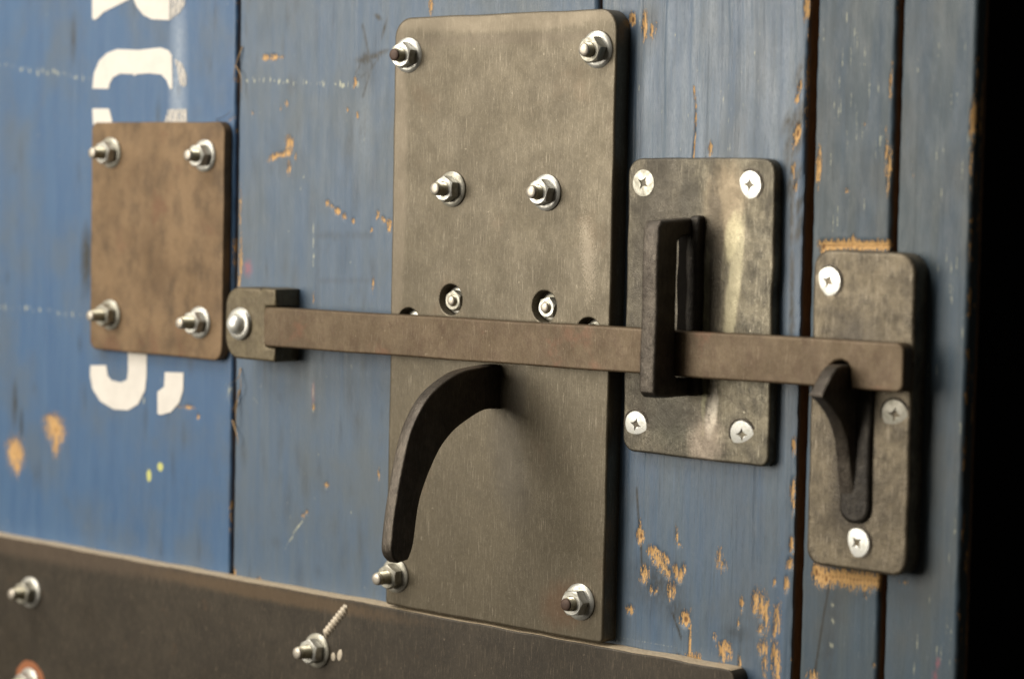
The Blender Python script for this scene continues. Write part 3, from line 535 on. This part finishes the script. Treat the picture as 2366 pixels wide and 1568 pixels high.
# ------------------------------------------------------------------ bottom rail plate
t = thing('kick_plate', 'long dark steel plate along the bottom edge with a bright worn top edge', 'metal plate', (-160, -200, 0))
me = prism('plate', rrect(-470, 129.5, -290, -124.9, [4, 4, 4, 2], jit=.5, seed=8), .2, 9.2, .6, org=(-160, -200, 0)); me.materials.append(M['mill']); me.materials.append(M['cut_edge'])
for p_ in me.polygons:
    if p_.normal.z > .93: p_.material_index = 1
obj('plate', me, M['mill'], t, (-160, -200, 0))
for (x, y), h, r, tl, s in (((72, 1367), 12.5, 10, (2, -2), 1.04), ((734, 1501), 13.0, 5, (1, -2), 1.03), ((70, 1575), 11, 0, (0, 0), 1.0)):
    u, v = P(x, y, 9.2); bolt(t, u, v, 9.25, h, r, tl, 'rod_end', s)
u, v = P(70, 1575, 9.2); M['orange'] = plain('orange_rust_stain', (.36, .13, .05), .7, 0, 3, .6)
ang = [2*math.pi*k/40 for k in range(40)]
me = prism('rust_stain', [((12.5+2.5*mnoise.noise(Vector((math.cos(a)*1.5, math.sin(a)*1.5, 3))))*math.cos(a), (11+2.5*mnoise.noise(Vector((math.cos(a)*1.5, math.sin(a)*1.5, 5))))*math.sin(a)) for a in ang], 0, .16, 0); obj('rust_stain', me, M['orange'], t, (u, v, 9.22), label='ring of orange rust around the lowest nut')
# pale twisted weld spatter running up to the edge beside the nut, and two pale spots
M['pale'] = plain('pale_weld_bead', (.62, .54, .42), .5, .2, 1.2, .35)
(u0, v0), (u1, v1) = P(752, 1464, 9.2), P(803, 1400, 9.2); rings = []; n = 60; L = math.dist((u0, v0), (u1, v1)); du_, dv_ = (u1-u0)/L, (v1-v0)/L
for i in range(n+1):
    s_ = i/n; rr = (1.75+.75*math.sin(s_*2*math.pi*9))*(1 if s_ < .9 else 1-(s_-.9)*6)
    c0 = (du_*L*s_, dv_*L*s_); rings.append([(c0[0]-dv_*rr*math.cos(a)+du_*.7*math.cos(a), c0[1]+du_*rr*math.cos(a)+dv_*.7*math.cos(a), .9*abs(math.sin(a))*rr*.6 if math.sin(a) > 0 else 0) for a in [2*math.pi*k/12 for k in range(12)]])
obj('weld_bead', loft('weld_bead', rings), M['pale'], t, (u0, v0, 9.22))
for (x, y, a, b, th) in ((785, 1512, 1.5, 2.8, 15), (770, 1516, 1.4, 2.0, 0)):
    u, v = P(x, y, 9.2); me = lathe('pale_spot', [(1, 0), (.95, .12), (.5, .25), (.1, .28)], 20); o = obj('pale_spot', me, M['pale'], t, (u, v, 9.22), (0, math.radians(th), 0)); o.scale = (a, 1, b)

# ------------------------------------------------------------------ pivot bracket
t = thing('pivot_bracket', 'notched steel bracket bolted beside the small rusty plate, holding the bar end', 'bracket', (-150, -1, 0))
ol = [(-133.6, -17.8), (-133.4, -11.2), (-140.2, -10.9), (-140.2, 8.0), (-133.4, 8.3), (-133.7, 16.2), (-143, 16.6), (-144, 15.4), (-145.2, 16.2)]+[(-159+9.2*math.cos(a), 7.0+9.2*math.sin(a)) for a in [math.radians(90+q*10) for q in range(0, 10)]]+[(-159+9.2*math.cos(a), -7.0+10.8*math.sin(a)) for a in [math.radians(180+q*10) for q in range(0, 10)]]
me = prism('bracket_body', ol, .2, 15.6, 1.2, org=(-150, -1, 0)); obj('bracket_body', me, M['bracket'], t, (-150, -1, 0))
u, v = P(556, 748, 15.6)
hd = lathe('dome_bolt', [(3, 0), (4.9, 0.1), (4.9, .7), (4.6, 1.8), (3.8, 3.0), (2.6, 3.8), (1.2, 4.2), (.2, 4.3)], 40, 50); hd.materials.append(M['screw'])
b = obj('dome_bolt', hd, None, t, (u, v, 15.6+2.4), (0, 0, 0)); b.scale = (1.0, 1.0, 1.0)
for k, dw in enumerate((-2.6, -1.3)):
    o = bpy.data.objects.new('washer', ME_WASH); COL.objects.link(o); o.parent = b; o.location = W3(.2*k, 0, dw); o.scale = (1-.05*k, .85, 1-.05*k)

# ------------------------------------------------------------------ sliding bar
piv = (-140, -1.5); th = math.radians(.56)
t = thing('locking_bar', 'long flat brown steel bar across the plates, notched over the hook at right', 'bar', (piv[0], piv[1], 10.6))
Lb = 348.3; hb = 9.25
ol = [(0, -hb+1.5), (1.5, -hb)]+[(x, -hb+.12*math.sin(x*.09)) for x in range(8, 308, 8)]+[(313.2, -hb), (314.0, -6.5), (314.6, -3.5), (315.8, -.8), (318.0, 1.0), (321.0, 1.6), (323.8, .6), (325.0, -1.5), (325.2, -5), (325.4, -hb+.4), (326.2, -hb)]+[(Lb-5, -hb)]+[(Lb-3.2+3.2*math.cos(a), -hb+3.2+3.2*math.sin(a)) for a in [math.radians(270+15*q) for q in range(7)]]+[(Lb-3.5+3.5*math.cos(a), hb-3.5+3.5*math.sin(a)) for a in [math.radians(15*q) for q in range(7)]]+[(x, hb+.1*math.sin(x*.07)) for x in range(340, 4, -8)]+[(1.5, hb), (0, hb-1.5)]
me = prism('bar', ol, 0, 6.5, .8, bevel_back=True); o = obj('bar', me, M['bar'], t, (piv[0], piv[1], 10.6), (0, -th, 0))

# ------------------------------------------------------------------ staple plate
t = thing('staple_plate', 'mottled forged steel plate with a tall black staple around the bar and four screws', 'metal plate', (104, 18, 0))
me = prism('plate', rrect(66.6, 140.2, -42.6, 79.4, [6, 4, 6, 7], jit=.7, seed=11), .2, 5.2, .9, org=(104, 18, 0)); obj('plate', me, M['forged'], t, (104, 18, 0))
sol = [(-16.8, 5.15), (-16.8, 22), (-16.5, 28.5), (-14.2, 31), (0, 31.2), (18, 30.6), (36, 31.1), (51.5, 30.6), (54, 28.5), (54.6, 18), (55.2, 5.15), (48.6, 5.15), (47.4, 15.5), (45.5, 17.6), (20, 17.9), (-7.2, 17.6), (-9.3, 16), (-9.6, 5.15)]
me = prism('staple', sol, 94.6, 102.6, 1.1, axis='u', segs=3, org=(98, 18, 5.15)); sta = obj('staple', me, M['dark'], t, (98, 18, 5.15), label='tall black forged staple')
me = prism('staple_foot', rrect(100.2, 106.6, -17.2, 56.0, 2, 4, 1.3, 31), 5.1, 9.2, 1.8, org=(98, 18, 5.15)); obj('staple_foot', me, M['near_black'], sta, (98, 18, 5.15))
me = prism('slot_shade_slab', rrect(94.0, 101, -9.5, 51.0, 1, 3, 1.2, 77), 5.1, 6.0, .3, org=(98, 18, 5.15)); obj('slot_shade_slab', me, M['slot_shade'], sta, (98, 18, 5.15))  # thin black slab standing in for the shade inside the staple
for x, y, r, tl, d in ((1487, 423, 30, (0, 0), True), (1733, 427, 5, (-3, 2), False), (1470, 980, 15, (2, 5), False), (1715, 1003, 0, (3, 7), False)): screw(t, x, y, 5.2, r, tl, d)

# ------------------------------------------------------------------ keeper plate with hook
t = thing('hook_plate', 'thick grey steel plate on the door post with a thorn shaped hook and three screws', 'metal plate', (186, -16, 0))
me = prism('plate', rrect(162.6, 207.9, -77.5, 44.5, [7, 7, 8, 7], jit=.5, seed=14), .9, 10, 1.2, org=(186, -16, 0)); obj('plate', me, M['keeper'], t, (186, -16, 0))
lev = [10.05, 10.6, 11.4, 12.5, 14, 16, 18.5, 21, 24, 27, 30, 32.2, 33.4, 34.0]
vb = np.interp(lev, [10, 12.5, 16, 20, 24, 29, 34], [-55.5, -45, -28, -20.5, -16.5, -12.5, -9.6]); vt = np.interp(lev, [10, 22, 25, 28, 31, 34], [1.2, 1.4, .6, -2.0, -5.5, -9.0])
rings = []
for w, a, b_ in zip(lev, vb, vt):
    k = math.exp(-(w-10)/1.1); k2 = math.exp(-(w-10)/2.4); hw = 3.0+.5*k+.5*k2; hl = (b_-a)/2+.2+2.5*k; cu = 181.2+.9*k2; cv = (a+b_)/2; ring = []
    rc = min(.9+4.5*k2, hl*.9, hw*.9)
    for (sx, sy, a0) in ((1, 1, 0), (-1, 1, 90), (-1, -1, 180), (1, -1, 270)):
        for q in range(5):
            an = math.radians(a0+q*22.5); ring.append((cu+sx*(hw-rc)+rc*math.cos(an)-181, cv+sy*(hl-rc)+rc*math.sin(an)+20, w-10))
    rings.append(ring)
me = prism('hook_base', rrect(178.2, 191.8, -59.5, 1.5, [6.2, 6.2, 4, 4], 7, .5, 61), 9.9, 11.9, 1.6, org=(181, -20, 10)); HB = me
hk = obj('hook', loft('hook', rings, 50), M['dark'], t, (181, -20, 10), label='black thorn shaped hook')
obj('hook_base', HB, M['near_black'], hk, (181, -20, 10))
for x, y, r, tl, d in ((1915, 650, 25, (-3, 2), False), (2068, 957, 10, (3, 6), True), (1981, 1253, 48, (-3, 2), False)): screw(t, x, y, 10, r, tl, d)
